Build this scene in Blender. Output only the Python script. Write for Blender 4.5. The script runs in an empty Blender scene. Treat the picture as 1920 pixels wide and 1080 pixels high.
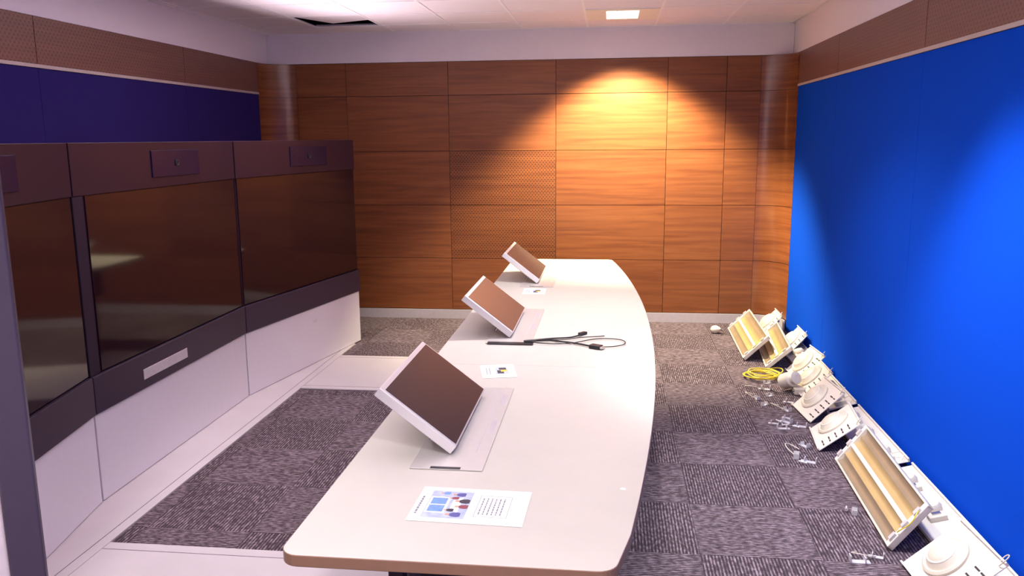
import bpy, math, random
import numpy as np
from mathutils import Vector, Matrix
random.seed(4)
S=bpy.context.scene
try:
    S.view_settings.view_transform='Standard'
    S.view_settings.look='None'
except Exception as e: print(e)
COL=bpy.context.collection

# ------------------------------------------------------------ materials
def newmat(name):
    m=bpy.data.materials.new(name);m.use_nodes=True
    nt=m.node_tree;b=nt.nodes['Principled BSDF'];return m,nt,b
def N(nt,t,**k):
    n=nt.nodes.new(t)
    for a,v in k.items(): setattr(n,a,v)
    return n
def math_(nt,op,a,b=None,c=None):
    n=N(nt,'ShaderNodeMath',operation=op)
    for i,v in enumerate((a,b,c)):
        if v is None: continue
        if isinstance(v,(int,float)): n.inputs[i].default_value=v
        else: nt.links.new(v,n.inputs[i])
    return n.outputs[0]
def mixc(nt,fac,a,b,blend='MIX'):
    n=N(nt,'ShaderNodeMix',data_type='RGBA',blend_type=blend)
    for s,v in (('Factor',fac),('A',a),('B',b)):
        i={'Factor':0,'A':6,'B':7}[s]
        if isinstance(v,(int,float)): n.inputs[i].default_value=v
        elif isinstance(v,tuple): n.inputs[i].default_value=(*v,1) if len(v)==3 else v
        else: nt.links.new(v,n.inputs[i])
    return n.outputs[2]
def plain(name,col,rough=.5,metal=0,noise=.06,nscale=30,bump=0,spec=.5,coat=0):
    m,nt,b=newmat(name)
    tc=N(nt,'ShaderNodeTexCoord');no=N(nt,'ShaderNodeTexNoise');no.inputs['Scale'].default_value=nscale;no.inputs['Detail'].default_value=4
    nt.links.new(tc.outputs['Object'],no.inputs['Vector'])
    dark=tuple(c*(1-noise*2) for c in col);lite=tuple(min(1,c*(1+noise)) for c in col)
    nt.links.new(mixc(nt,no.outputs['Fac'],dark,lite),b.inputs['Base Color'])
    b.inputs['Roughness'].default_value=rough;b.inputs['Metallic'].default_value=metal
    b.inputs['Specular IOR Level'].default_value=spec;b.inputs['Coat Weight'].default_value=coat
    if bump:
        bp=N(nt,'ShaderNodeBump');bp.inputs['Strength'].default_value=bump;bp.inputs['Distance'].default_value=.002
        nt.links.new(no.outputs['Fac'],bp.inputs['Height']);nt.links.new(bp.outputs[0],b.inputs['Normal'])
    return m
def emis(name,col,s):
    m,nt,b=newmat(name);b.inputs['Base Color'].default_value=(*col,1)
    b.inputs['Emission Color'].default_value=(*col,1);b.inputs['Emission Strength'].default_value=s;return m
def wood(name,perf=0,spacing=.026,tint=1.0,cool=0,rough=.36,spec=.4):
    m,nt,b=newmat(name)
    tc=N(nt,'ShaderNodeTexCoord');g=N(nt,'ShaderNodeNewGeometry')
    off=math_(nt,'MULTIPLY',g.outputs['Random Per Island'],37.0)
    cmb=N(nt,'ShaderNodeCombineXYZ')
    for i in range(3): nt.links.new(off,cmb.inputs[i])
    add=N(nt,'ShaderNodeVectorMath',operation='ADD');nt.links.new(tc.outputs['Object'],add.inputs[0]);nt.links.new(cmb.outputs[0],add.inputs[1])
    def noise(sc,det,dist):
        mp=N(nt,'ShaderNodeMapping');mp.inputs['Scale'].default_value=sc;nt.links.new(add.outputs[0],mp.inputs[0])
        n=N(nt,'ShaderNodeTexNoise');n.inputs['Scale'].default_value=1;n.inputs['Detail'].default_value=det;n.inputs['Distortion'].default_value=dist
        nt.links.new(mp.outputs[0],n.inputs['Vector']);return n.outputs['Fac']
    n1=noise((1.3,1.3,26),6,.7);n2=noise((5,5,170),3,.1);n3=noise((.8,.8,3),2,0)
    r=N(nt,'ShaderNodeValToRGB');nt.links.new(n1,r.inputs[0])
    e=r.color_ramp.elements
    t=tint
    e[0].position=.30;e[0].color=(.155*t,.043*t,.016*t,1);e[1].position=.70;e[1].color=(.31*t,.105*t,.035*t,1)
    x=e.new(.5);x.color=(.24*t,.074*t,.024*t,1)
    c=mixc(nt,math_(nt,'MULTIPLY',n2,.35),r.outputs[0],(.12*t,.033*t,.014*t))
    c=mixc(nt,math_(nt,'MULTIPLY',n3,.25),c,(.34*t,.125*t,.04*t))
    rv=math_(nt,'MULTIPLY',g.outputs['Random Per Island'],.12)
    c=mixc(nt,rv,c,(.12*t,.032*t,.015*t))
    if cool: c=mixc(nt,cool,c,(.20,.110,.105))
    if perf:
        sp=N(nt,'ShaderNodeSeparateXYZ');nt.links.new(tc.outputs['Object'],sp.inputs[0])
        h=math_(nt,'ADD',sp.outputs[0],sp.outputs[1])
        u=math_(nt,'DIVIDE',h,spacing);v=math_(nt,'DIVIDE',sp.outputs[2],spacing*.6)
        row=math_(nt,'FLOORED_MODULO',math_(nt,'FLOOR',v),2.0)
        u=math_(nt,'ADD',u,math_(nt,'MULTIPLY',row,.5))
        fu=math_(nt,'SUBTRACT',math_(nt,'FRACT',u),.5);fv=math_(nt,'MULTIPLY',math_(nt,'SUBTRACT',math_(nt,'FRACT',v),.5),.6)
        d=math_(nt,'SQRT',math_(nt,'ADD',math_(nt,'MULTIPLY',fu,fu),math_(nt,'MULTIPLY',fv,fv)))
        hole=math_(nt,'LESS_THAN',d,.21)
        c=mixc(nt,math_(nt,'MULTIPLY',hole,perf),c,(.015,.006,.004))
    nt.links.new(c,b.inputs['Base Color'])
    b.inputs['Roughness'].default_value=rough;b.inputs['Specular IOR Level'].default_value=spec
    bp=N(nt,'ShaderNodeBump');bp.inputs['Strength'].default_value=.08;bp.inputs['Distance'].default_value=.002
    nt.links.new(n2,bp.inputs['Height']);nt.links.new(bp.outputs[0],b.inputs['Normal'])
    return m
def carpet():
    m,nt,b=newmat('carpet_tile')
    tc=N(nt,'ShaderNodeTexCoord');sp=N(nt,'ShaderNodeSeparateXYZ');nt.links.new(tc.outputs['Object'],sp.inputs[0])
    X,Y=sp.outputs[0],sp.outputs[1]
    ix=math_(nt,'FLOOR',math_(nt,'DIVIDE',math_(nt,'ADD',X,.1),.5));iy=math_(nt,'FLOOR',math_(nt,'DIVIDE',math_(nt,'ADD',Y,.2),.5))
    par=math_(nt,'FLOORED_MODULO',math_(nt,'ADD',ix,iy),2.0)
    def swap(a,c):
        return math_(nt,'ADD',math_(nt,'MULTIPLY',a,par),math_(nt,'MULTIPLY',c,math_(nt,'SUBTRACT',1.0,par)))
    U=swap(X,Y);V=swap(Y,X)
    def cn(su,sv,det,seed):
        cb=N(nt,'ShaderNodeCombineXYZ');nt.links.new(math_(nt,'MULTIPLY',U,su),cb.inputs[0]);nt.links.new(math_(nt,'MULTIPLY',V,sv),cb.inputs[1])
        nt.links.new(math_(nt,'ADD',math_(nt,'MULTIPLY',ix,3.7),math_(nt,'ADD',math_(nt,'MULTIPLY',iy,5.3),seed)),cb.inputs[2])
        n=N(nt,'ShaderNodeTexNoise');n.inputs['Scale'].default_value=1;n.inputs['Detail'].default_value=det
        nt.links.new(cb.outputs[0],n.inputs['Vector']);return n.outputs['Fac']
    n1=cn(85,34,1,0);n2=cn(300,240,2,9);n3=cn(4,4,2,21)
    rib=math_(nt,'MULTIPLY_ADD',math_(nt,'SINE',math_(nt,'MULTIPLY',U,2*math.pi/.0145)),.5,.5)
    s=math_(nt,'ADD',math_(nt,'MULTIPLY',rib,.40),math_(nt,'MULTIPLY',n1,.92))
    s=math_(nt,'ADD',s,math_(nt,'MULTIPLY',n2,.40));s=math_(nt,'ADD',s,math_(nt,'MULTIPLY',n3,.15))
    s=math_(nt,'SUBTRACT',s,math_(nt,'MULTIPLY',par,.05))
    r=N(nt,'ShaderNodeValToRGB');nt.links.new(math_(nt,'MULTIPLY',s,.6),r.inputs[0]);e=r.color_ramp.elements
    e[0].position=.42;e[0].color=(.043,.030,.037,1);e[1].position=.76;e[1].color=(.31,.240,.275,1)
    x=e.new(.57);x.color=(.096,.070,.082,1)
    fx=math_(nt,'ABSOLUTE',math_(nt,'SUBTRACT',math_(nt,'FRACT',math_(nt,'DIVIDE',math_(nt,'ADD',X,.1),.5)),.5))
    fy=math_(nt,'ABSOLUTE',math_(nt,'SUBTRACT',math_(nt,'FRACT',math_(nt,'DIVIDE',math_(nt,'ADD',Y,.2),.5)),.5))
    seam=math_(nt,'GREATER_THAN',math_(nt,'MAXIMUM',fx,fy),.494)
    c=mixc(nt,math_(nt,'MULTIPLY',seam,.4),r.outputs[0],(.04,.03,.035))
    nt.links.new(c,b.inputs['Base Color']);b.inputs['Roughness'].default_value=.95;b.inputs['Specular IOR Level'].default_value=.1
    bp=N(nt,'ShaderNodeBump');bp.inputs['Strength'].default_value=.35;bp.inputs['Distance'].default_value=.003
    nt.links.new(s,bp.inputs['Height']);nt.links.new(bp.outputs[0],b.inputs['Normal'])
    return m
M={}
M['wood']=wood('walnut_veneer');M['woodc']=wood('walnut_veneer_polished',rough=.2,spec=.75);M['perf']=wood('walnut_perforated',.7,.030,.94);M['band']=wood('walnut_perforated_band',.4,.034,1.0,.6)
M['carpet']=carpet()
M['white']=plain('painted_plaster',(.88,.80,.86),.8,noise=.02)
M['tile']=plain('ceiling_tile',(.92,.83,.86),.95,noise=.05,nscale=90,bump=.2)
M['grid']=plain('ceiling_grid',(.95,.90,.92),.5,noise=.02)
M['void']=plain('plenum_dark',(.05,.03,.035),.95)
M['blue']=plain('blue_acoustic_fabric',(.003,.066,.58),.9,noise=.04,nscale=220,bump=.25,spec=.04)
M['bluel']=plain('blue_acoustic_fabric_shaded',(.028,.018,.13),.9,noise=.04,nscale=220,bump=.25,spec=.08)  # same fabric, left wall's shade put into a darker colour
M['trim']=plain('pale_trim',(.55,.45,.42),.5)
M['base']=plain('brushed_baseboard',(.60,.55,.60),.45,metal=.2)
M['gap']=plain('gap_dark',(.03,.012,.01),.9)
M['table']=plain('table_laminate',(.58,.56,.50),.45,noise=.03,nscale=8)
M['tedge']=plain('table_edge_bronze',(.30,.17,.11),.4)
M['silver']=plain('silver_plastic',(.76,.74,.74),.35,metal=.25,noise=.02)
M['plate']=plain('brushed_plate',(.66,.64,.61),.35,metal=.35,noise=.03)
M['glass']=plain('matte_screen',(.095,.068,.062),.25,noise=.05,spec=.5)
M['glassd']=plain('matte_screen_dim_reflection',(.055,.038,.042),.28,noise=.05,spec=.16)  # same screen, first monitor's dimmer reflection put into a darker colour
M['bezel']=plain('display_bezel',(.032,.014,.026),.35,noise=.03,spec=.2)
M['lcd']=plain('display_glass',(.018,.006,.010),.07,noise=.02,spec=.38)
M['strip']=plain('display_lower_trim',(.042,.026,.048),.45,noise=.03,spec=.3)
M['pillar']=plain('display_joint_trim',(.028,.016,.030),.5,noise=.03,spec=.2)
M['cab']=plain('cabinet_light_grey',(.76,.72,.79),.55,noise=.02)
M['race']=plain('raceway_grey',(.54,.49,.51),.5,noise=.05,nscale=4)
M['camglass']=plain('camera_window',(.008,.006,.035),.2,spec=.2)
M['paper']=plain('paper',(.90,.89,.90),.8,noise=.01)
M['ink']=plain('ink',(.22,.22,.27),.8)
M['pblue']=plain('print_blue',(.20,.36,.72),.8,noise=.2,nscale=60)
M['ppale']=plain('print_pale',(.52,.60,.80),.8,noise=.25,nscale=45)
M['pskin']=plain('print_skin',(.65,.35,.25),.8)
M['pdark']=plain('print_dark',(.06,.05,.07),.8)
M['pnavy']=plain('print_navy',(.12,.12,.35),.8)
M['pmaroon']=plain('print_maroon',(.28,.08,.10),.8)
M['pyel']=plain('print_yellow',(.75,.55,.08),.8)
M['black']=plain('black_rubber',(.015,.013,.015),.45)
M['yellow']=plain('yellow_cable',(.80,.62,.04),.4)
M['cream']=plain('cream_metal',(.68,.61,.50),.45,noise=.08,nscale=12)
M['amber']=plain('aged_reflector',(.55,.39,.18),.35,metal=.2,noise=.15,nscale=6)
M['amberd']=plain('aged_reflector_dark',(.34,.25,.16),.35,metal=.2,noise=.15,nscale=6)
M['steel']=plain('steel',(.6,.58,.58),.25,metal=.9)
M['zinc']=plain('zinc_clip',(.75,.73,.74),.35,metal=.35)
M['whitep']=plain('white_plastic',(.72,.67,.60),.45,noise=.03)
M['doorleaf']=plain('door_laminate',(.62,.56,.60),.6)
M['doorpost']=plain('door_edge_dark',(.055,.04,.07),.45)
M['lamp']=emis('lamp_diffuser',(1.0,.96,.98),14)
M['lampframe']=plain('luminaire_frame',(.93,.86,.72),.4)

# ------------------------------------------------------------ geometry helpers
def link(o,parent=None):
    COL.objects.link(o)
    if parent is not None:o.parent=parent
    return o
def empty(name,loc=(0,0,0),mat=None):
    o=bpy.data.objects.new(name,None);o.empty_display_size=.1;COL.objects.link(o)
    if mat is not None:o.matrix_world=mat
    else:o.location=loc
    return o
def mo(name,vs,fs,mats,parent=None,mi=None,bevel=0,smooth=False,loc=None):
    me=bpy.data.meshes.new(name);me.from_pydata([tuple(v) for v in vs],[],fs);me.update()
    for m in (mats if isinstance(mats,list) else [mats]): me.materials.append(m)
    if mi:
        for p,i in zip(me.polygons,mi):p.material_index=i
    if smooth:
        for p in me.polygons:p.use_smooth=True
    o=bpy.data.objects.new(name,me);link(o,parent)
    if loc:o.location=loc
    if bevel:
        b=o.modifiers.new('bevel','BEVEL');b.width=bevel;b.segments=3;b.limit_method='ANGLE'
    return o
def boxvf(lo,hi):
    a,b,c=lo;d,e,f=hi
    v=[(a,b,c),(d,b,c),(d,e,c),(a,e,c),(a,b,f),(d,b,f),(d,e,f),(a,e,f)]
    return v,[(0,3,2,1),(4,5,6,7),(0,1,5,4),(1,2,6,5),(2,3,7,6),(3,0,4,7)]
def box(name,lo,hi,mat,parent=None,bevel=0):
    v,f=boxvf(lo,hi);return mo(name,v,f,mat,parent,bevel=bevel)
class Multi:
    def __init__(s):s.v=[];s.f=[];s.m=[]
    def add(s,v,f,mi=0):
        k=len(s.v);s.v+=list(v);s.f+=[tuple(i+k for i in q) for q in f];s.m+=[mi]*len(f)
    def box(s,lo,hi,mi=0):s.add(*boxvf(lo,hi),mi)
    def build(s,name,mats,parent=None,bevel=0,smooth=False):return mo(name,s.v,s.f,mats,parent,s.m,bevel,smooth)
def prism(name,pts,z0,z1,mat,parent=None,bevel=0):
    n=len(pts);v=[(x,y,z0) for x,y in pts]+[(x,y,z1) for x,y in pts]
    f=[tuple(range(n-1,-1,-1)),tuple(range(n,2*n))]+[(i,(i+1)%n,n+(i+1)%n,n+i) for i in range(n)]
    return mo(name,v,f,mat,parent,bevel=bevel)
def lathe(name,prof,mat,parent=None,seg=32,c=(0,0,0)):
    v=[];f=[]
    for r,z in prof:
        for i in range(seg):
            a=2*math.pi*i/seg;v.append((c[0]+r*math.cos(a),c[1]+r*math.sin(a),c[2]+z))
    for j in range(len(prof)-1):
        for i in range(seg):
            k=(i+1)%seg;f.append((j*seg+i,j*seg+k,(j+1)*seg+k,(j+1)*seg+i))
    f.append(tuple(range(seg-1,-1,-1)));f.append(tuple((len(prof)-1)*seg+i for i in range(seg)))
    o=mo(name,v,f,mat,parent)
    for p in o.data.polygons:p.use_smooth=len(p.vertices)==4
    e=o.modifiers.new('es','EDGE_SPLIT');e.split_angle=math.radians(40)
    return o
def tube(name,pts,r,mat,parent=None,cyclic=False):
    c=bpy.data.curves.new(name,'CURVE');c.dimensions='3D';c.bevel_depth=r;c.bevel_resolution=3;c.use_fill_caps=True;c.resolution_u=8
    s=c.splines.new('NURBS');s.points.add(len(pts)-1)
    for i,p in enumerate(pts):s.points[i].co=(*p,1)
    s.order_u=4 if len(pts)>3 else len(pts);s.use_endpoint_u=True;s.use_cyclic_u=cyclic
    c.materials.append(mat);o=bpy.data.objects.new(name,c);return link(o,parent)

# ------------------------------------------------------------ room
D=7.817;XR=1.605;XL=-3.28;ZB=2.18;ZW=2.459;ZC=2.734;YF=-1.0;R=.27
mo('floor',[(XL-.1,YF-.1,0),(XR+.1,YF-.1,0),(XR+.1,D+.1,0),(XL-.1,D+.1,0)],[(0,1,2,3)],M['carpet'])
box('wall_back',(XL-.1,D+.02,0),(XR+.1,D+.14,ZC+.3),M['gap'])
WB=bpy.data.objects['wall_back']
rows=[.092,.5997,1.1177,1.632,2.150,ZW];cols=[XL+R,-2.52,-1.5297,-.5136,.509,1.034,XR-R]
P=Multi();CP=Multi();g=.0022
for j in range(5):
    for i in range(6):
        mi=1 if (i==2 and j in (1,2)) else 0
        P.box((cols[i]+g,D,rows[j]+g),(cols[i+1]-g,D+.02,rows[j+1]-g),mi)
    for cx,sgn in ((XR-R,1),(XL+R,-1)):
        v=[];f=[];n=20
        for k in range(n+1):
            a=math.pi/2*k/n;x=cx+sgn*R*math.sin(a);y=D-R+R*math.cos(a)
            v+=[(x,y,rows[j]+g),(x,y,rows[j+1]-g)]
        for k in range(n):
            a=2*k;f.append((a,a+1,a+3,a+2) if sgn<0 else (a,a+2,a+3,a+1))
        CP.add(v,f,0)
P.build('wood_panels',[M['wood'],M['perf']],WB)
CP.build('curved_wood_corners',[M['woodc']],WB,smooth=True)
box('bulkhead',(XL,D-.005,ZW+.002),(XR,D+.02,ZC),M['white'],WB)
# dark backing just behind the curved corner panels
v=[];f=[];n=20
for cx,sgn in ((XR-R,1),(XL+R,-1)):
    b0=len(v)
    for k in range(n+1):
        a=math.pi/2*k/n;x=cx+sgn*(R+.006)*math.sin(a);y=D-R+(R+.006)*math.cos(a);v+=[(x,y,0),(x,y,ZW)]
    for k in range(n):f.append((b0+2*k,b0+2*k+1,b0+2*k+3,b0+2*k+2))
mo('corner_backing',v,f,M['gap'],WB)
v=[];f=[]
path=[]
for k in range(15):
    a=math.pi/2*(1-k/14);path.append((XL+R-(R-.012)*math.sin(a),D-R+(R-.012)*math.cos(a)))
for k in range(15):
    a=math.pi/2*k/14;path.append((XR-R+(R-.012)*math.sin(a),D-R+(R-.012)*math.cos(a)))
for x,y in path:v+=[(x,y,0),(x,y,.09)]
for k in range(len(path)-1):f.append((2*k,2*k+1,2*k+3,2*k+2))
bb=mo('baseboard_back',v,f,M['base']);sd=bb.modifiers.new('s','SOLIDIFY');sd.thickness=.01;sd.offset=0
def sidewall(name,x,s,joints,mb):
    w=box(name,(min(x+s*.03,x+s*.15),YF-.1,0),(max(x+s*.03,x+s*.15),D+.02,ZC+.3),M['gap'])
    q=Multi();js=[YF]+joints+[D-R]
    for i in range(len(js)-1):q.box((min(x,x+s*.03),js[i]+.001,0.0),(max(x,x+s*.03),js[i+1]-.001,ZB-.012))
    q.build('acoustic_fabric_panels',[mb],w,bevel=.003)
    q=Multi()
    for i in range(len(js)-1):q.box((min(x,x+s*.03),js[i]+.003,ZB+.012),(max(x,x+s*.03),js[i+1]-.003,ZW))
    q.build('wood_band',[M['band']],w)
    box('pale_strip',(min(x-s*.006,x+s*.03),YF,ZB-.010),(max(x-s*.006,x+s*.03),D-R,ZB+.010),M['trim'],w)
    box('bulkhead',(min(x+s*.002,x+s*.03),YF,ZW+.002),(max(x+s*.002,x+s*.03),D,ZC),M['white'],w)
    return w
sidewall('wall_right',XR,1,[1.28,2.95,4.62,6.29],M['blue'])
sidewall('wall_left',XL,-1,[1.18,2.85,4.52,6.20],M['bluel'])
w=box('wall_front',(XL-.1,YF-.12,0),(XR+.1,YF,ZC+.3),M['white'])

# ceiling
C=Multi();gx0=-.22-6*.6;gy0=6.72-13*.6;gw=.010
nx=10;ny=16
lum=[(6,13),(6,9),(7,7),(6,3),(2,10),(2,5),(4,1)]
holes=set(lum)|{(2,13)}
for i in range(nx):
    for j in range(ny):
        x0=gx0+.6*i;y0=gy0+.6*j;x1=min(x0+.6,XR);y1=min(y0+.6,D)
        x0c=max(x0,XL);y0c=max(y0,YF)
        if x1<=x0c+.02 or y1<=y0c+.02:continue
        if (i,j) in holes:continue
        C.box((x0c+gw,y0c+gw,ZC+.002),(x1-gw,y1-gw,ZC+.018),0)
for i in range(nx+1):
    x=gx0+.6*i
    if XL<x<XR:C.box((x-gw,YF,ZC-.002),(x+gw,D,ZC+.004),1)
for j in range(ny+1):
    y=gy0+.6*j
    if YF<y<D:C.box((XL,y-gw,ZC-.0015),(XR,y+gw,ZC+.0045),1)
C.box((XL-.1,YF-.1,ZC+.3),(XR+.1,D+.14,ZC+.36),2)
C.box((XL,D-.02,ZC-.002),(XR,D,ZC+.004),1);C.box((XL,YF,ZC-.002),(XL+.02,D,ZC+.004),1);C.box((XR-.02,YF,ZC-.002),(XR,D,ZC+.004),1)
ceil=C.build('ceiling',[M['tile'],M['grid'],M['void']])
hx=gx0+1.2;hy=gy0+13*.6
m=Matrix.Translation((hx+.33,hy+.17,ZC+.022))@Matrix.Rotation(-.42,4,'Z')
dt=box('displaced_ceiling_tile',(-.29,-.29,-.004),(.29,.29,.012),M['tile'],ceil);dt.matrix_world=m

def luminaire(i,j,power,spot_deg,blend,tgt=None,offx=0,offy=0,col=(1,.93,.86),size=.09):
    x0=gx0+.6*i+gw;y0=gy0+.6*j+gw;x1=x0+.6-2*gw;y1=y0+.6-2*gw
    cx=(x0+x1)/2;cy=(y0+y1)/2
    e=empty('recessed_ceiling_light',(cx,cy,ZC))
    q=Multi();a=.289;bx=.130;by=.22
    for lo,hi in (((-a,-a,-.008),(-bx,a,.012)),((bx,-a,-.008),(a,a,.012)),((-bx,-a,-.008),(bx,-by,.012)),((-bx,by,-.008),(bx,a,.012))):q.box(lo,hi)
    for lo,hi in (((-bx-.01,-by,.012),(-bx,by,.11)),((bx,-by,.012),(bx+.01,by,.11)),((-bx,-by-.01,.012),(bx,-by,.11)),((-bx,by,.012),(bx,by+.01,.11))):q.box(lo,hi)
    q.build('frame',[M['lampframe']],e)
    q=Multi()
    for k in range(1,7):
        y=-by+k*2*by/7;q.box((-bx,y-.002,.004),(bx,y+.002,.04))
    for k in (1,2):
        x=-bx+k*2*bx/3;q.box((x-.002,-by,.005),(x+.002,by,.041))
    q.build('louvre',[M['silver']],e)
    box('lamp_panel',(-bx,-by,.09),(bx,by,.1),M['lamp'],e)
    l=bpy.data.lights.new('luminaire_spot','SPOT');l.energy=power;l.spot_size=math.radians(spot_deg);l.spot_blend=blend;l.shadow_soft_size=size;l.color=col
    o=bpy.data.objects.new('lamp_light',l);link(o,e);o.location=(offx,offy,-.03)
    if tgt:
        d=Vector(tgt)-Vector((cx+offx,cy+offy,ZC-.03));o.rotation_euler=d.to_track_quat('-Z','Y').to_euler()
    return e
luminaire(6,13,1000,104,.5,offy=.18,tgt=(.16,7.66,0),col=(1,.88,.58))
luminaire(7,7,330,74,.8,tgt=(1.30,3.5,.0),col=(.95,.96,1))
luminaire(6,9,170,112,.7,tgt=(.30,4.6,.0),col=(1,.96,.95))
luminaire(6,3,100,110,.6,col=(1,.95,.93))
luminaire(2,10,80,95,.8,col=(1,.90,.95))
luminaire(2,5,160,105,.8,col=(1,.93,.95))
luminaire(4,1,60,120,.7)
for nm,loc,sx,sy,en in (('ambient_fill_light',(-.8,.2,ZC-.03),2.6,1.0,60),('ambient_fill_light',(-.7,4.0,ZC-.03),2.0,2.4,32)):  # added fill areas without fixtures, raising the ambient light
    l=bpy.data.lights.new(nm,'AREA');l.shape='RECTANGLE';l.size=sx;l.size_y=sy;l.energy=en;l.color=(1,.85,.96)
    o=bpy.data.objects.new(nm,l);link(o);o.location=loc

# ------------------------------------------------------------ floor raceway
e=empty('floor_raceway')
prism('along_displays',[(-2.75,2.0),(-2.175,2.0),(-2.175,6.31),(-2.175,6.7),(-2.75,6.7)],.001,.010,M['race'],e)
box('cross_far',(-2.173,5.41,.001),(-.35,6.31,.0105),M['race'],e,.002)
box('cross_near',(-2.173,2.1,.001),(-.35,3.13,.0105),M['race'],e,.002)
q=Multi()
for y in (5.47,6.25,3.07,2.16):q.box((-2.17,y-.0015,.0105),(-.35,y+.0015,.0110))
q.box((-2.23,2.0,.0100),(-2.227,6.7,.0106))
q.build('cover_joints',[M['strip']],e)

# ------------------------------------------------------------ telepresence displays
def display(a,b,post=False,label=None,mark=False):
    a=Vector((*a,0));b=Vector((*b,0));L=(b-a).length;ex=(b-a).normalized();ny=Vector((ex.y,-ex.x,0))
    mt=Matrix((( ex.x,-ny.x,0,a.x),(ex.y,-ny.y,0,a.y),(0,0,1,0),(0,0,0,1)))
    e=empty('video_conference_display',mat=mt)
    box('base_cabinet',(.004,.0,.012),(L-.004,.30,.452),M['cab'],e,.004)
    box('lower_trim',(.002,-.012,.456),(L-.002,.14,.640),M['strip'],e,.003)
    box('screen_housing',(.002,.008,.642),(L-.002,.12,1.745),M['bezel'],e,.004)
    box('screen_glass',(.014+(.08 if post else 0),.001,.650),(L-.014,.009,1.498),M['lcd'],e,.001)
    box('top_bezel',(.003,-.004,1.502),(L-.003,.010,1.744),M['bezel'],e,.002)
    c=L/2+.10;w=.26
    q=Multi();q.box((c-w,-.010,1.555),(c+w,-.004,1.70))
    q.build('camera_cluster_window',[M['camglass']],e,bevel=.004)
    o=lathe('camera_lens',[(.018,0),(.018,.006),(.012,.008),(.010,.004)],M['black'],e,24);o.matrix_local=Matrix.Translation((c,-.010,1.628))@Matrix.Rotation(math.pi/2,4,'X')
    o=lathe('lens_glint',[(.004,0),(.003,.002)],M['steel'],e,12);o.matrix_local=Matrix.Translation((c+.02,-.011,1.635))@Matrix.Rotation(math.pi/2,4,'X')
    if post: box('joint_pillar',(.0,.0,.642),(.078,.05,1.50),M['pillar'],e,.003)
    if label: box('label_plate',(label[0],-.016,.505),(label[1],-.012,.560),M['base'],e,.001)
    if mark:
        q=Multi();c=L/2
        for k in range(5):q.box((c+.05+k*.012,-.0008,.335),(c+.056+k*.012,.0,.335+(.014 if k%2 else .024)))
        q.build('maker_mark',[M['plate']],e)
    # added area light without a fixture, above the display, brightens the ceiling
    l=bpy.data.lights.new('ceiling_fill_light','AREA');l.shape='RECTANGLE';l.size=L-.1;l.size_y=.06;l.energy=15;l.color=(1,.84,.93);l.spread=math.radians(110)
    o=bpy.data.objects.new('ceiling_fill_light',l);link(o,e);o.location=(L/2,.08,1.752);o.rotation_euler=(math.radians(180+28),0,0)
    return e
display((-2.16,1.90),(-2.452,3.51))
display((-2.452,3.515),(-2.462,5.20),post=True,label=(.42,.88))
display((-2.460,5.205),(-2.16,6.82),mark=True)

# ------------------------------------------------------------ door at left of the camera
e=empty('door_1',(-1.135,1.425,0))
e.rotation_euler=(0,0,math.radians(35))
box('edge_post',(-.060,-.03,0.002),(0,.03,2.1),M['doorpost'],e,.004)
box('leaf',(-.88,-.02,0.004),(-.061,.02,2.1),M['doorleaf'],e,.003)
tube('handle',[(-.14,-.02,1.02),(-.14,-.07,1.02),(-.16,-.075,1.02),(-.27,-.075,1.02)],.010,M['steel'],e)

# ------------------------------------------------------------ table
e=empty('conference_table',(-.4,4.3,0));T=.74
def redge(y):return .225-.0305*(y-4.28)**2
pts=[]
def rc(cx,cy,r,a0,a1,n=6):
    for k in range(n+1):
        a=math.radians(a0+(a1-a0)*k/n);pts.append((cx+r*math.cos(a),cy+r*math.sin(a)))
r=.05
rc(-.81+r,1.80+r,r,180,270)
rc(redge(1.80)-r-.005,1.80+r,r,270,345)
for k in range(1,40):
    y=1.87+(6.80-1.87)*k/40;pts.append((redge(y),y))
rc(redge(6.86)-r+.005,6.86-r,r,15,90)
rc(-.81+r,6.86-r,r,90,180)
loc=[(x+.4,y-4.3) for x,y in pts]
n=len(loc)
v=[(x,y,T-.032) for x,y in loc]+[(x,y,T) for x,y in loc]
f=[tuple(range(n-1,-1,-1)),tuple(range(n,2*n))]+[(i,(i+1)%n,n+(i+1)%n,n+i) for i in range(n)]
top=mo('table_top',v,f,[M['table'],M['tedge']],e,[1,0]+[1]*n,bevel=.003)
q=Multi()
for y in (3.56,5.10):q.box((-.40,y-4.3-.001,T-.0005),(redge(y)+.4-.004,y-4.3+.001,T+.0004))
q.build('top_joints',[M['plate']],e)
for y in (2.55,4.3,6.05):
    box('pedestal',(-.27,y-4.3-.26,.05),(.12,y-4.3+.26,T-.034),M['strip'],e,.01)
    box('foot',(-.32,y-4.3-.30,.012),(.20,y-4.3+.30,.05),M['doorpost'],e,.01)
box('modesty_rail',(-.20,-2.25,.45),(-.16,2.25,T-.034),M['strip'],e)
for y,x in ((-2.28,-.12),(-2.28,.2)):
    o=lathe('end_leg',[(.03,.002),(.03,.02),(.018,.03),(.018,T-.034)],M['doorpost'],e,20,(x,y,0))
q=Multi()
for x,y in ((.06,2.27),(.14,3.02),(.19,3.55),(.20,4.76),(.155,5.7)):
    s=12;vv=[(x-.012+.4+.009*math.cos(2*math.pi*k/s),y-4.3+.009*math.sin(2*math.pi*k/s),T+.0008) for k in range(s)]
    q.add(vv,[tuple(range(s))])
q.build('edge_markers',[M['paper']],e)

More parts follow.
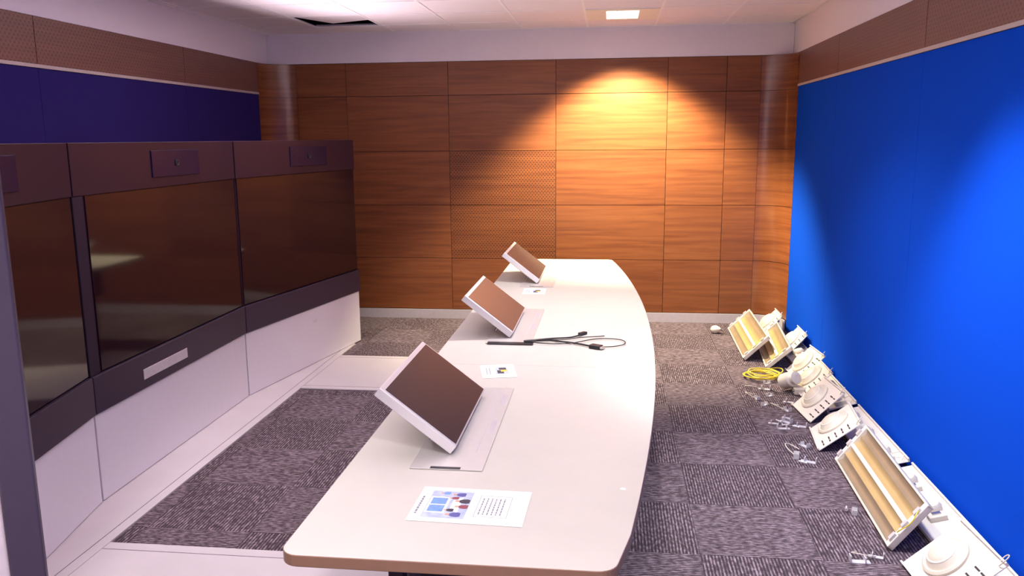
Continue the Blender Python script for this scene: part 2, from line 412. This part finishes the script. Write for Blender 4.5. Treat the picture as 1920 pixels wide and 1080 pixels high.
# ------------------------------------------------------------ pop-up monitors
def monitor(yc,slot_open=False,glass='glass'):
    e=empty('pop_up_monitor',(-.48,yc,T+.0012))
    q=Multi()
    q.box((-.13,-.425,.0),(.10,.425,.003))
    q.build('recess_plate',[M['plate']],e,bevel=.001)
    q=Multi()
    q.box((.055,-.28,.003),(.058,.40,.0035));
    for k in range(22):q.box((.068,.20+k*.006,.003),(.088,.2025+k*.006,.0034))
    for k in range(22):q.box((.068,-.10+k*.006,.003),(.088,-.0975+k*.006,.0034))
    q.build('plate_lines',[M['base']],e)
    if slot_open: box('cable_slot',(-.12,-.44,.0031),(.11,-.395,.0045),M['black'],e,.002)
    else: 
        box('finger_notch',(-.065,-.424,.0031),(.030,-.408,.004),M['black'],e,.001)
    H=.312;Wd=.62;th=.034
    up=Vector((-.245,0,.19)).normalized();ey=Vector((0,1,0));n=Vector((up.z,0,-up.x))
    mt=Matrix.Translation((-.002,0,.031))@Matrix(((ey.x,up.x,n.x,0),(ey.y,up.y,n.y,0),(ey.z,up.z,n.z,0),(0,0,0,1)))
    s=empty('tilting_screen');s.parent=e;s.matrix_local=mt
    box('frame',(-Wd/2,0,-th),(Wd/2,H,0),M['silver'],s,.004)
    box('screen',(-Wd/2+.016,.006,.0),(Wd/2-.014,H-.018,.0022),M[glass],s,.001)
    box('back_cover',(-Wd/2+.05,.05,-th-.012),(Wd/2-.05,H-.05,-th),M['plate'],s,.006)
    for y in (-.2,.2):
        tube('hinge_arm',[(-.11,y,.010),(-.10,y,.035),(-.085,y,.05)],.007,M['steel'],e)
    return e
monitor(2.78,glass='glassd');monitor(4.36,True);monitor(5.95)

# cables from the middle slot
e=empty('video_cables',(-.40,3.98,T))
def rel(p):return [(x+.40,y-3.98,z) for x,y,z in p]
k=.008
tube('vga_cable',rel([(-.42,3.97,.010),(-.36,3.99,k),(-.30,4.02,k),(-.24,3.98,k),(-.18,3.97,k),(-.12,3.93,k),(-.08,3.90,k)]),.0045,M['black'],e)
tube('display_cable',rel([(-.41,3.98,.010),(-.34,4.02,k),(-.27,4.04,.012),(-.20,4.06,k),(-.16,4.10,k),(-.13,4.16,k)]),.004,M['black'],e)
tube('lan_cable',rel([(-.42,3.965,.010),(-.34,3.94,k),(-.26,3.93,k),(-.18,3.95,k),(-.12,4.01,k),(-.06,4.06,k),(.02,4.07,k),(.08,4.04,k),(.09,3.97,k),(.05,3.91,k),(-.02,3.89,k),(-.06,3.90,k)]),.0025,M['black'],e)
tube('audio_cable',rel([(-.42,3.98,.010),(-.33,4.00,.014),(-.25,4.00,.012),(-.2,4.03,k),(-.14,4.09,k),(-.06,4.10,k),(-.02,4.12,k)]),.0025,M['black'],e)
o=box('vga_plug',(-.03,-.02,.0),(.03,.02,.018),M['black'],e,.004);o.location=(.34,-.09,.001);o.rotation_euler=(0,0,-.5)
o=box('vga_collar',(.03,-.016,.004),(.042,.016,.014),M['steel'],e,.001);o.location=(.34,-.09,.001);o.rotation_euler=(0,0,-.5)
o=box('display_plug',(-.03,-.012,.0),(.02,.012,.014),M['black'],e,.003);o.location=(.27,.19,.001);o.rotation_euler=(0,0,.9)

# ------------------------------------------------------------ papers
def sheet(cx,cy,rot,w,h,kind):
    e=empty('printed_sheet',(cx,cy,T+.0010));e.rotation_euler=(0,0,rot)
    box('page',(-h/2,-w/2,0),(h/2,w/2,.0006),M['paper'],e)
    z=.0007
    def bars(x0,y0,wd,rows,step,t,seed):
        rn=random.Random(seed);q=Multi()
        for k in range(rows):
            y=y0
            while y<y0+wd-.004:
                l=rn.uniform(.006,.016);y2=min(y+l,y0+wd);q.box((x0+k*step,y,z),(x0+k*step+t,y2,z+.0002));y=y2+.003
        return q
    if kind=='A':
        bars(-.147,-.065,.11,1,.012,.006,1).build('title_lines',[M['ink']],e)
        box('picture',(-.125,-.085,z),(-.005,.085,z+.0002),M['ppale'],e)
        q=Multi();q.box((-.122,-.055,z+.0002),(-.065,.045,z+.0004),0)
        q.build('picture_wall_screen',[M['paper']],e)
        q=Multi();q.box((-.116,-.048,z+.0004),(-.072,-.008,z+.0006),0);q.box((-.116,-.002,z+.0004),(-.072,.038,z+.0006),0);q.build('picture_blue',[M['pblue']],e)
        q=Multi();q.add([(-.055,-.03,z+.0003),(-.03,-.05,z+.0003),(-.03,.05,z+.0003),(-.055,.03,z+.0003)],[(0,1,2,3)]);q.build('picture_table',[M['paper']],e)
        def person(x,y,s,mb):
            b=[(-.004,-.006),(.004,-.013),(.020,-.016),(.030,-.012),(.030,.012),(.020,.016),(.004,.013),(-.004,.006)]
            q=Multi();q.add([(x+a*s,y+c*s,z+.0006) for a,c in b],[tuple(range(8))])
            q.build('picture_figure',[M[mb]],e)
            q=Multi();q.add([(x-.010*s+.0075*s*math.cos(t*math.pi/5),y+.0065*s*math.sin(t*math.pi/5),z+.0007) for t in range(10)],[tuple(range(10))]);q.build('picture_head',[M['pskin']],e)
        person(-.045,-.062,.9,'pnavy');person(-.060,-.036,.6,'pdark');person(-.060,.040,.6,'pmaroon');person(-.050,.064,.8,'pnavy')
        person(-.030,-.012,.8,'pmaroon');person(-.034,.022,.9,'pdark');person(-.09,.070,.6,'pblue')
        q=Multi();a,b,c,d=.018,.108,-.066,.066;t=.0012
        q.box((a,c,z),(a+t,d,z+.0002));q.box((b,c,z),(b+t,d,z+.0002));q.box((a,c,z),(b,c+t,z+.0002));q.box((a,d,z),(b,d+t,z+.0002));q.build('text_frame',[M['ink']],e)
        bars(.028,-.052,.104,6,.012,.0035,2).build('text_lines',[M['ink']],e)
    else:
        bars(-.052,-.05,.10,2,.014,.004,3).build('title_lines',[M['ink']],e)
        box('picture',(-.010,-.045,z),(.045,.055,z+.0002),M['ppale'],e)
        q=Multi();q.box((-.004,-.04,z+.0002),(.024,.01,z+.0004));q.box((.006,.018,z+.0002),(.038,.05,z+.0004));q.build('picture_dark',[M['pdark']],e)
        q=Multi();q.box((.012,-.012,z+.0005),(.040,.016,z+.0006));q.build('picture_yellow',[M['pyel']],e)
sheet(-.375,2.115,-.03,.218,.318,'A')
sheet(-.48,3.455,.22,.205,.150,'B')
sheet(-.495,5.365,.03,.215,.150,'B')

# ------------------------------------------------------------ dismantled fittings along the right wall
def frame_from(b0,b1,t0):
    b0=Vector(b0);b1=Vector(b1);t0=Vector(t0);X=(b1-b0).normalized();Y=(t0-b0);Y=(Y-X*Y.dot(X)).normalized();Z=X.cross(Y)
    return Matrix(((X.x,Y.x,Z.x,b0.x),(X.y,Y.y,Z.y,b0.y),(X.z,Y.z,Z.z,b0.z),(0,0,0,1)))
def tray(far,near,topfar,L=1.0,W=.25):
    mt=frame_from(far,near,topfar);e=empty('fluorescent_light_tray',mat=mt)
    box('tray_back',(0,0,0),(L,W,.004),M['cream'],e)
    box('side_a',(0,0,0),(L,.010,.026),M['cream'],e,.002);box('side_b',(0,W-.010,0),(L,W,.026),M['cream'],e,.002)
    def refl(nm,y0,y1,mat):
        k=8;pr=[(y0+(y1-y0)*i/k,.020-.013*math.sin(math.pi*i/k)) for i in range(k+1)]
        v=[(.03,y,z) for y,z in pr]+[(L-.03,y,z) for y,z in pr];n=len(pr)
        f=[(i,i+1,n+i+1,n+i) for i in range(n-1)]
        mo(nm,v,f,mat,e,smooth=True)
    a=.012;w2=(W-.024)/2-.011
    refl('reflector_a',a,a+w2*.5,M['amberd']);refl('reflector_b',a+w2*.5,a+w2,M['amber'])
    b=W/2+.011
    refl('reflector_c',b,b+w2*.5,M['amber']);refl('reflector_d',b+w2*.5,b+w2,M['amberd'])
    box('centre_ridge',(.02,W/2-.011,.004),(L-.02,W/2+.011,.024),M['whitep'],e,.003)
    for x in (0,L-.035):
        box('end_cap',(x,.0,.0),(x+.035,W,.028),M['whitep'],e,.003)
        for y in (.03,W/2-.02,W-.07):box('clip',(x+.006,y,.028),(x+.028,y+.035,.040),M['zinc'],e,.001)
    tube('supply_wire',[(L-.02,W*.8,.03),(L+.03,W*.85,.06),(L+.05,W*.6,.04),(L+.02,W*.4,.05),(L-.01,W*.3,.035)],.0025,M['yellow'],e)
    return e
def P3(x,y,z=0):return (x,y,z)
tray(P3(1.25,4.40,.004),P3(1.215,3.42,.004),P3(1.39,4.40,.19),.99,.25)
tray(P3(1.10,7.50,.004),P3(1.075,6.45,.004),P3(1.27,7.48,.17),1.05,.26)
tray(P3(1.275,7.10,.004),P3(1.205,6.22,.004),P3(1.43,7.07,.15),.9,.24)
def speaker(x,y,ang,w=.34,h=.26,rz=0,flip=False):
    c,s=math.cos(ang),math.sin(ang)
    far=Vector((x,y+w/2,.004));near=Vector((x+math.sin(rz)*w,y-w/2,.004));t=far+Vector((c,0,s))
    mt=frame_from(far,near,t);e=empty('ceiling_speaker_plate',mat=mt)
    box('plate',(0,0,0),(w,h,.006),M['whitep'],e,.002)
    for lo,hi in (((0,0,.006),(w,.008,.018)),((0,h-.008,.006),(w,h,.018))):box('lip',lo,hi,M['whitep'],e,.001)
    cx=w*.36 if not flip else w*.6
    lathe('speaker_flange',[(.098,0),(.098,.010),(.088,.016),(.080,.012),(.076,.014),(.066,.030),(.040,.044),(.018,.048),(.002,.049)],M['cream'],e,40,(cx,h*.5,.006))
    lathe('ring',[(.060,.0),(.062,.004),(.058,.006)],M['whitep'],e,32,(cx,h*.5,.036))
    q=Multi()
    for k in range(5):
        q.box((w*.74+.0,.035+k*.042,.006),(w*.74+.036,.043+k*.042,.0072))
        q.box((w*.74+.046,.035+k*.042,.006),(w*.74+.072,.043+k*.042,.0072))
    q.build('vent_slots',[M['black']],e)
    box('junction_box',(w*.2,h*.3,-.05),(w*.6,h*.8,0),M['cream'],e,.004)
    tube('lead',[(w*.95,h*.9,.01),(w*1.05,h*1.0,.04),(w*1.0,h*1.12,.03),(w*.9,h*1.05,.02),(w*.93,h*.95,.015)],.0022,M['cream'],e)
    return e
speaker(1.22,3.12,.72,.36,.30,rz=.05)
speaker(1.22,4.72,.68,.36,.28,rz=-.1)
speaker(1.21,5.18,.75,.34,.28,rz=.1)
speaker(1.31,5.68,.75,.32,.26)
speaker(1.34,6.05,.8,.30,.26,rz=.1)
speaker(1.42,6.75,.85,.32,.24)
speaker(1.34,7.42,.8,.30,.26)
def cover(x,y0,y1,z1,xt):
    mt=frame_from((x,y1,.004),(x,y0,.004),(xt,y1,z1));L=y1-y0;W=math.hypot(xt-x,z1)
    e=empty('ceiling_light_cover',mat=mt)
    box('panel',(0,0,0),(L,W,.006),M['whitep'],e,.002)
    box('edge_a',(0,0,.006),(L,.010,.022),M['cream'],e,.002);box('edge_b',(0,W-.01,.006),(L,W,.022),M['whitep'],e,.002)
    for k in range(3):
        cx=L*(.18+.32*k)
        lathe('lamp_socket',[(.045,0),(.045,.02),(.034,.034),(.012,.038)],M['cream'],e,28,(cx,W*.55,.006))
        box('bracket',(cx+.07,W*.3,.006),(cx+.12,W*.7,.030),M['cream'],e,.003)
        box('screw_clip',(cx+.08,W*.4,.030),(cx+.10,W*.6,.036),M['steel'],e,.001)
    tube('earth_wire',[(L*.9,W*.6,.02),(L*.95,W*.9,.06),(L*.98,W*1.0,.05),(L*1.0,W*.8,.02)],.002,M['cream'],e)
cover(1.40,3.28,4.25,.055,1.585)
cover(1.39,4.30,5.20,.055,1.585)
cover(1.41,5.25,6.10,.060,1.585)
cover(1.42,6.15,7.00,.060,1.585)
cover(1.40,2.30,3.24,.055,1.585)

e=empty('yellow_network_cable',(1.12,5.98,0))
pts=[];rn=random.Random(3)
for k in range(90):
    a=k*.42;r=.105+.025*math.sin(k*.35)+rn.uniform(-.01,.01);pts.append((r*1.05*math.cos(a),r*.95*math.sin(a),.008+.035*k/90+rn.uniform(0,.012)))
tube('coil',pts,.004,M['yellow'],e)
tube('tail',[(.11,0,.03),(.16,.08,.02),(.20,.16,.03),(.16,.24,.02),(.08,.22,.01)],.004,M['yellow'],e)
e=empty('downlight_can',(1.22,5.72,.0))
o=lathe('body',[(.05,0),(.055,.01),(.055,.09),(.045,.10),(.045,.13),(.02,.14)],M['whitep'],e,28);o.rotation_euler=(1.1,0,.6);o.location=(0,0,.055)
box('driver_box',(.05,-.14,.003),(.12,-.03,.045),M['cream'],e,.004)
tube('lead',[(.06,-.12,.03),(.0,-.18,.02),(-.06,-.14,.01),(-.08,-.06,.008)],.003,M['black'],e)
e=empty('light_bulb',(.96,7.38,.036));
o=lathe('glass_bulb',[(.004,-.045),(.018,-.042),(.032,-.028),(.037,-.008),(.034,.010),(.024,.028),(.016,.040)],M['whitep'],e,28);o.rotation_euler=(1.45,0,1.2)
o=lathe('screw_base',[(.014,.040),(.015,.046),(.013,.050),(.015,.055),(.013,.060),(.008,.066)],M['steel'],e,20);o.rotation_euler=(1.45,0,1.2)
e=empty('loose_mounting_clips',(1.1,4.5,0))
spots=[(1.16,3.77),(1.13,3.35),(1.05,3.30),(1.09,4.38),(1.04,4.45),(1.02,4.99),(1.10,5.02),(1.15,5.25),(1.03,5.35),(1.10,5.55),(1.00,5.48),(1.12,5.10),(1.17,4.95),(1.09,5.70),(1.20,5.42),(1.06,4.90),(1.14,5.85),(1.12,4.62)]
for i,(x,y) in enumerate(spots):
    a=rn.uniform(0,3.1);s=rn.uniform(1.0,1.5)
    m=Matrix.Translation((x-1.1,y-4.5,.001))@Matrix.Rotation(a,4,'Z')@Matrix.Scale(s,4)
    for lo,hi in (((-.028,-.010,0),(.028,.010,.003)),((-.028,-.010,0),(-.025,.010,.022)),((.012,-.010,0),(.015,.010,.018))):
        o=box('clip',lo,hi,M['zinc'],e);o.matrix_local=m
    if i%3==0:
        o=lathe('screw',[(.007,0),(.007,.004),(.003,.006),(.003,.03)],M['zinc'],e,10);o.matrix_local=m@Matrix.Translation((.0,.03,.008))@Matrix.Rotation(1.5,4,'Y')
    if i%3==1:
        o=tube('wire_end',[(.0,.0,.004),(.03,.04,.02),(.08,.05,.03),(.10,.02,.01),(.07,-.01,.006)],.002,M['cream'],e);o.matrix_local=m

# ------------------------------------------------------------ world & camera
w=bpy.data.worlds.new('w');S.world=w;w.use_nodes=True;w.node_tree.nodes['Background'].inputs[0].default_value=(.6,.5,.6,1);w.node_tree.nodes['Background'].inputs[1].default_value=.2
f,yaw,pit,rol=1539.1,.1196,.1808,-.0086
fw=Vector((-math.sin(yaw)*math.cos(pit),math.cos(yaw)*math.cos(pit),-math.sin(pit)))
r0=Vector((math.cos(yaw),math.sin(yaw),0));u0=r0.cross(fw)
rr=r0*math.cos(rol)+u0*math.sin(rol);uu=-r0*math.sin(rol)+u0*math.cos(rol)
cd=bpy.data.cameras.new('camera');cd.lens=f/1920*36;cd.sensor_width=36;cd.clip_start=.02
co=bpy.data.objects.new('camera',cd);COL.objects.link(co)
co.matrix_world=Matrix(((rr.x,uu.x,-fw.x,0),(rr.y,uu.y,-fw.y,0),(rr.z,uu.z,-fw.z,1.75),(0,0,0,1)))
S.camera=co
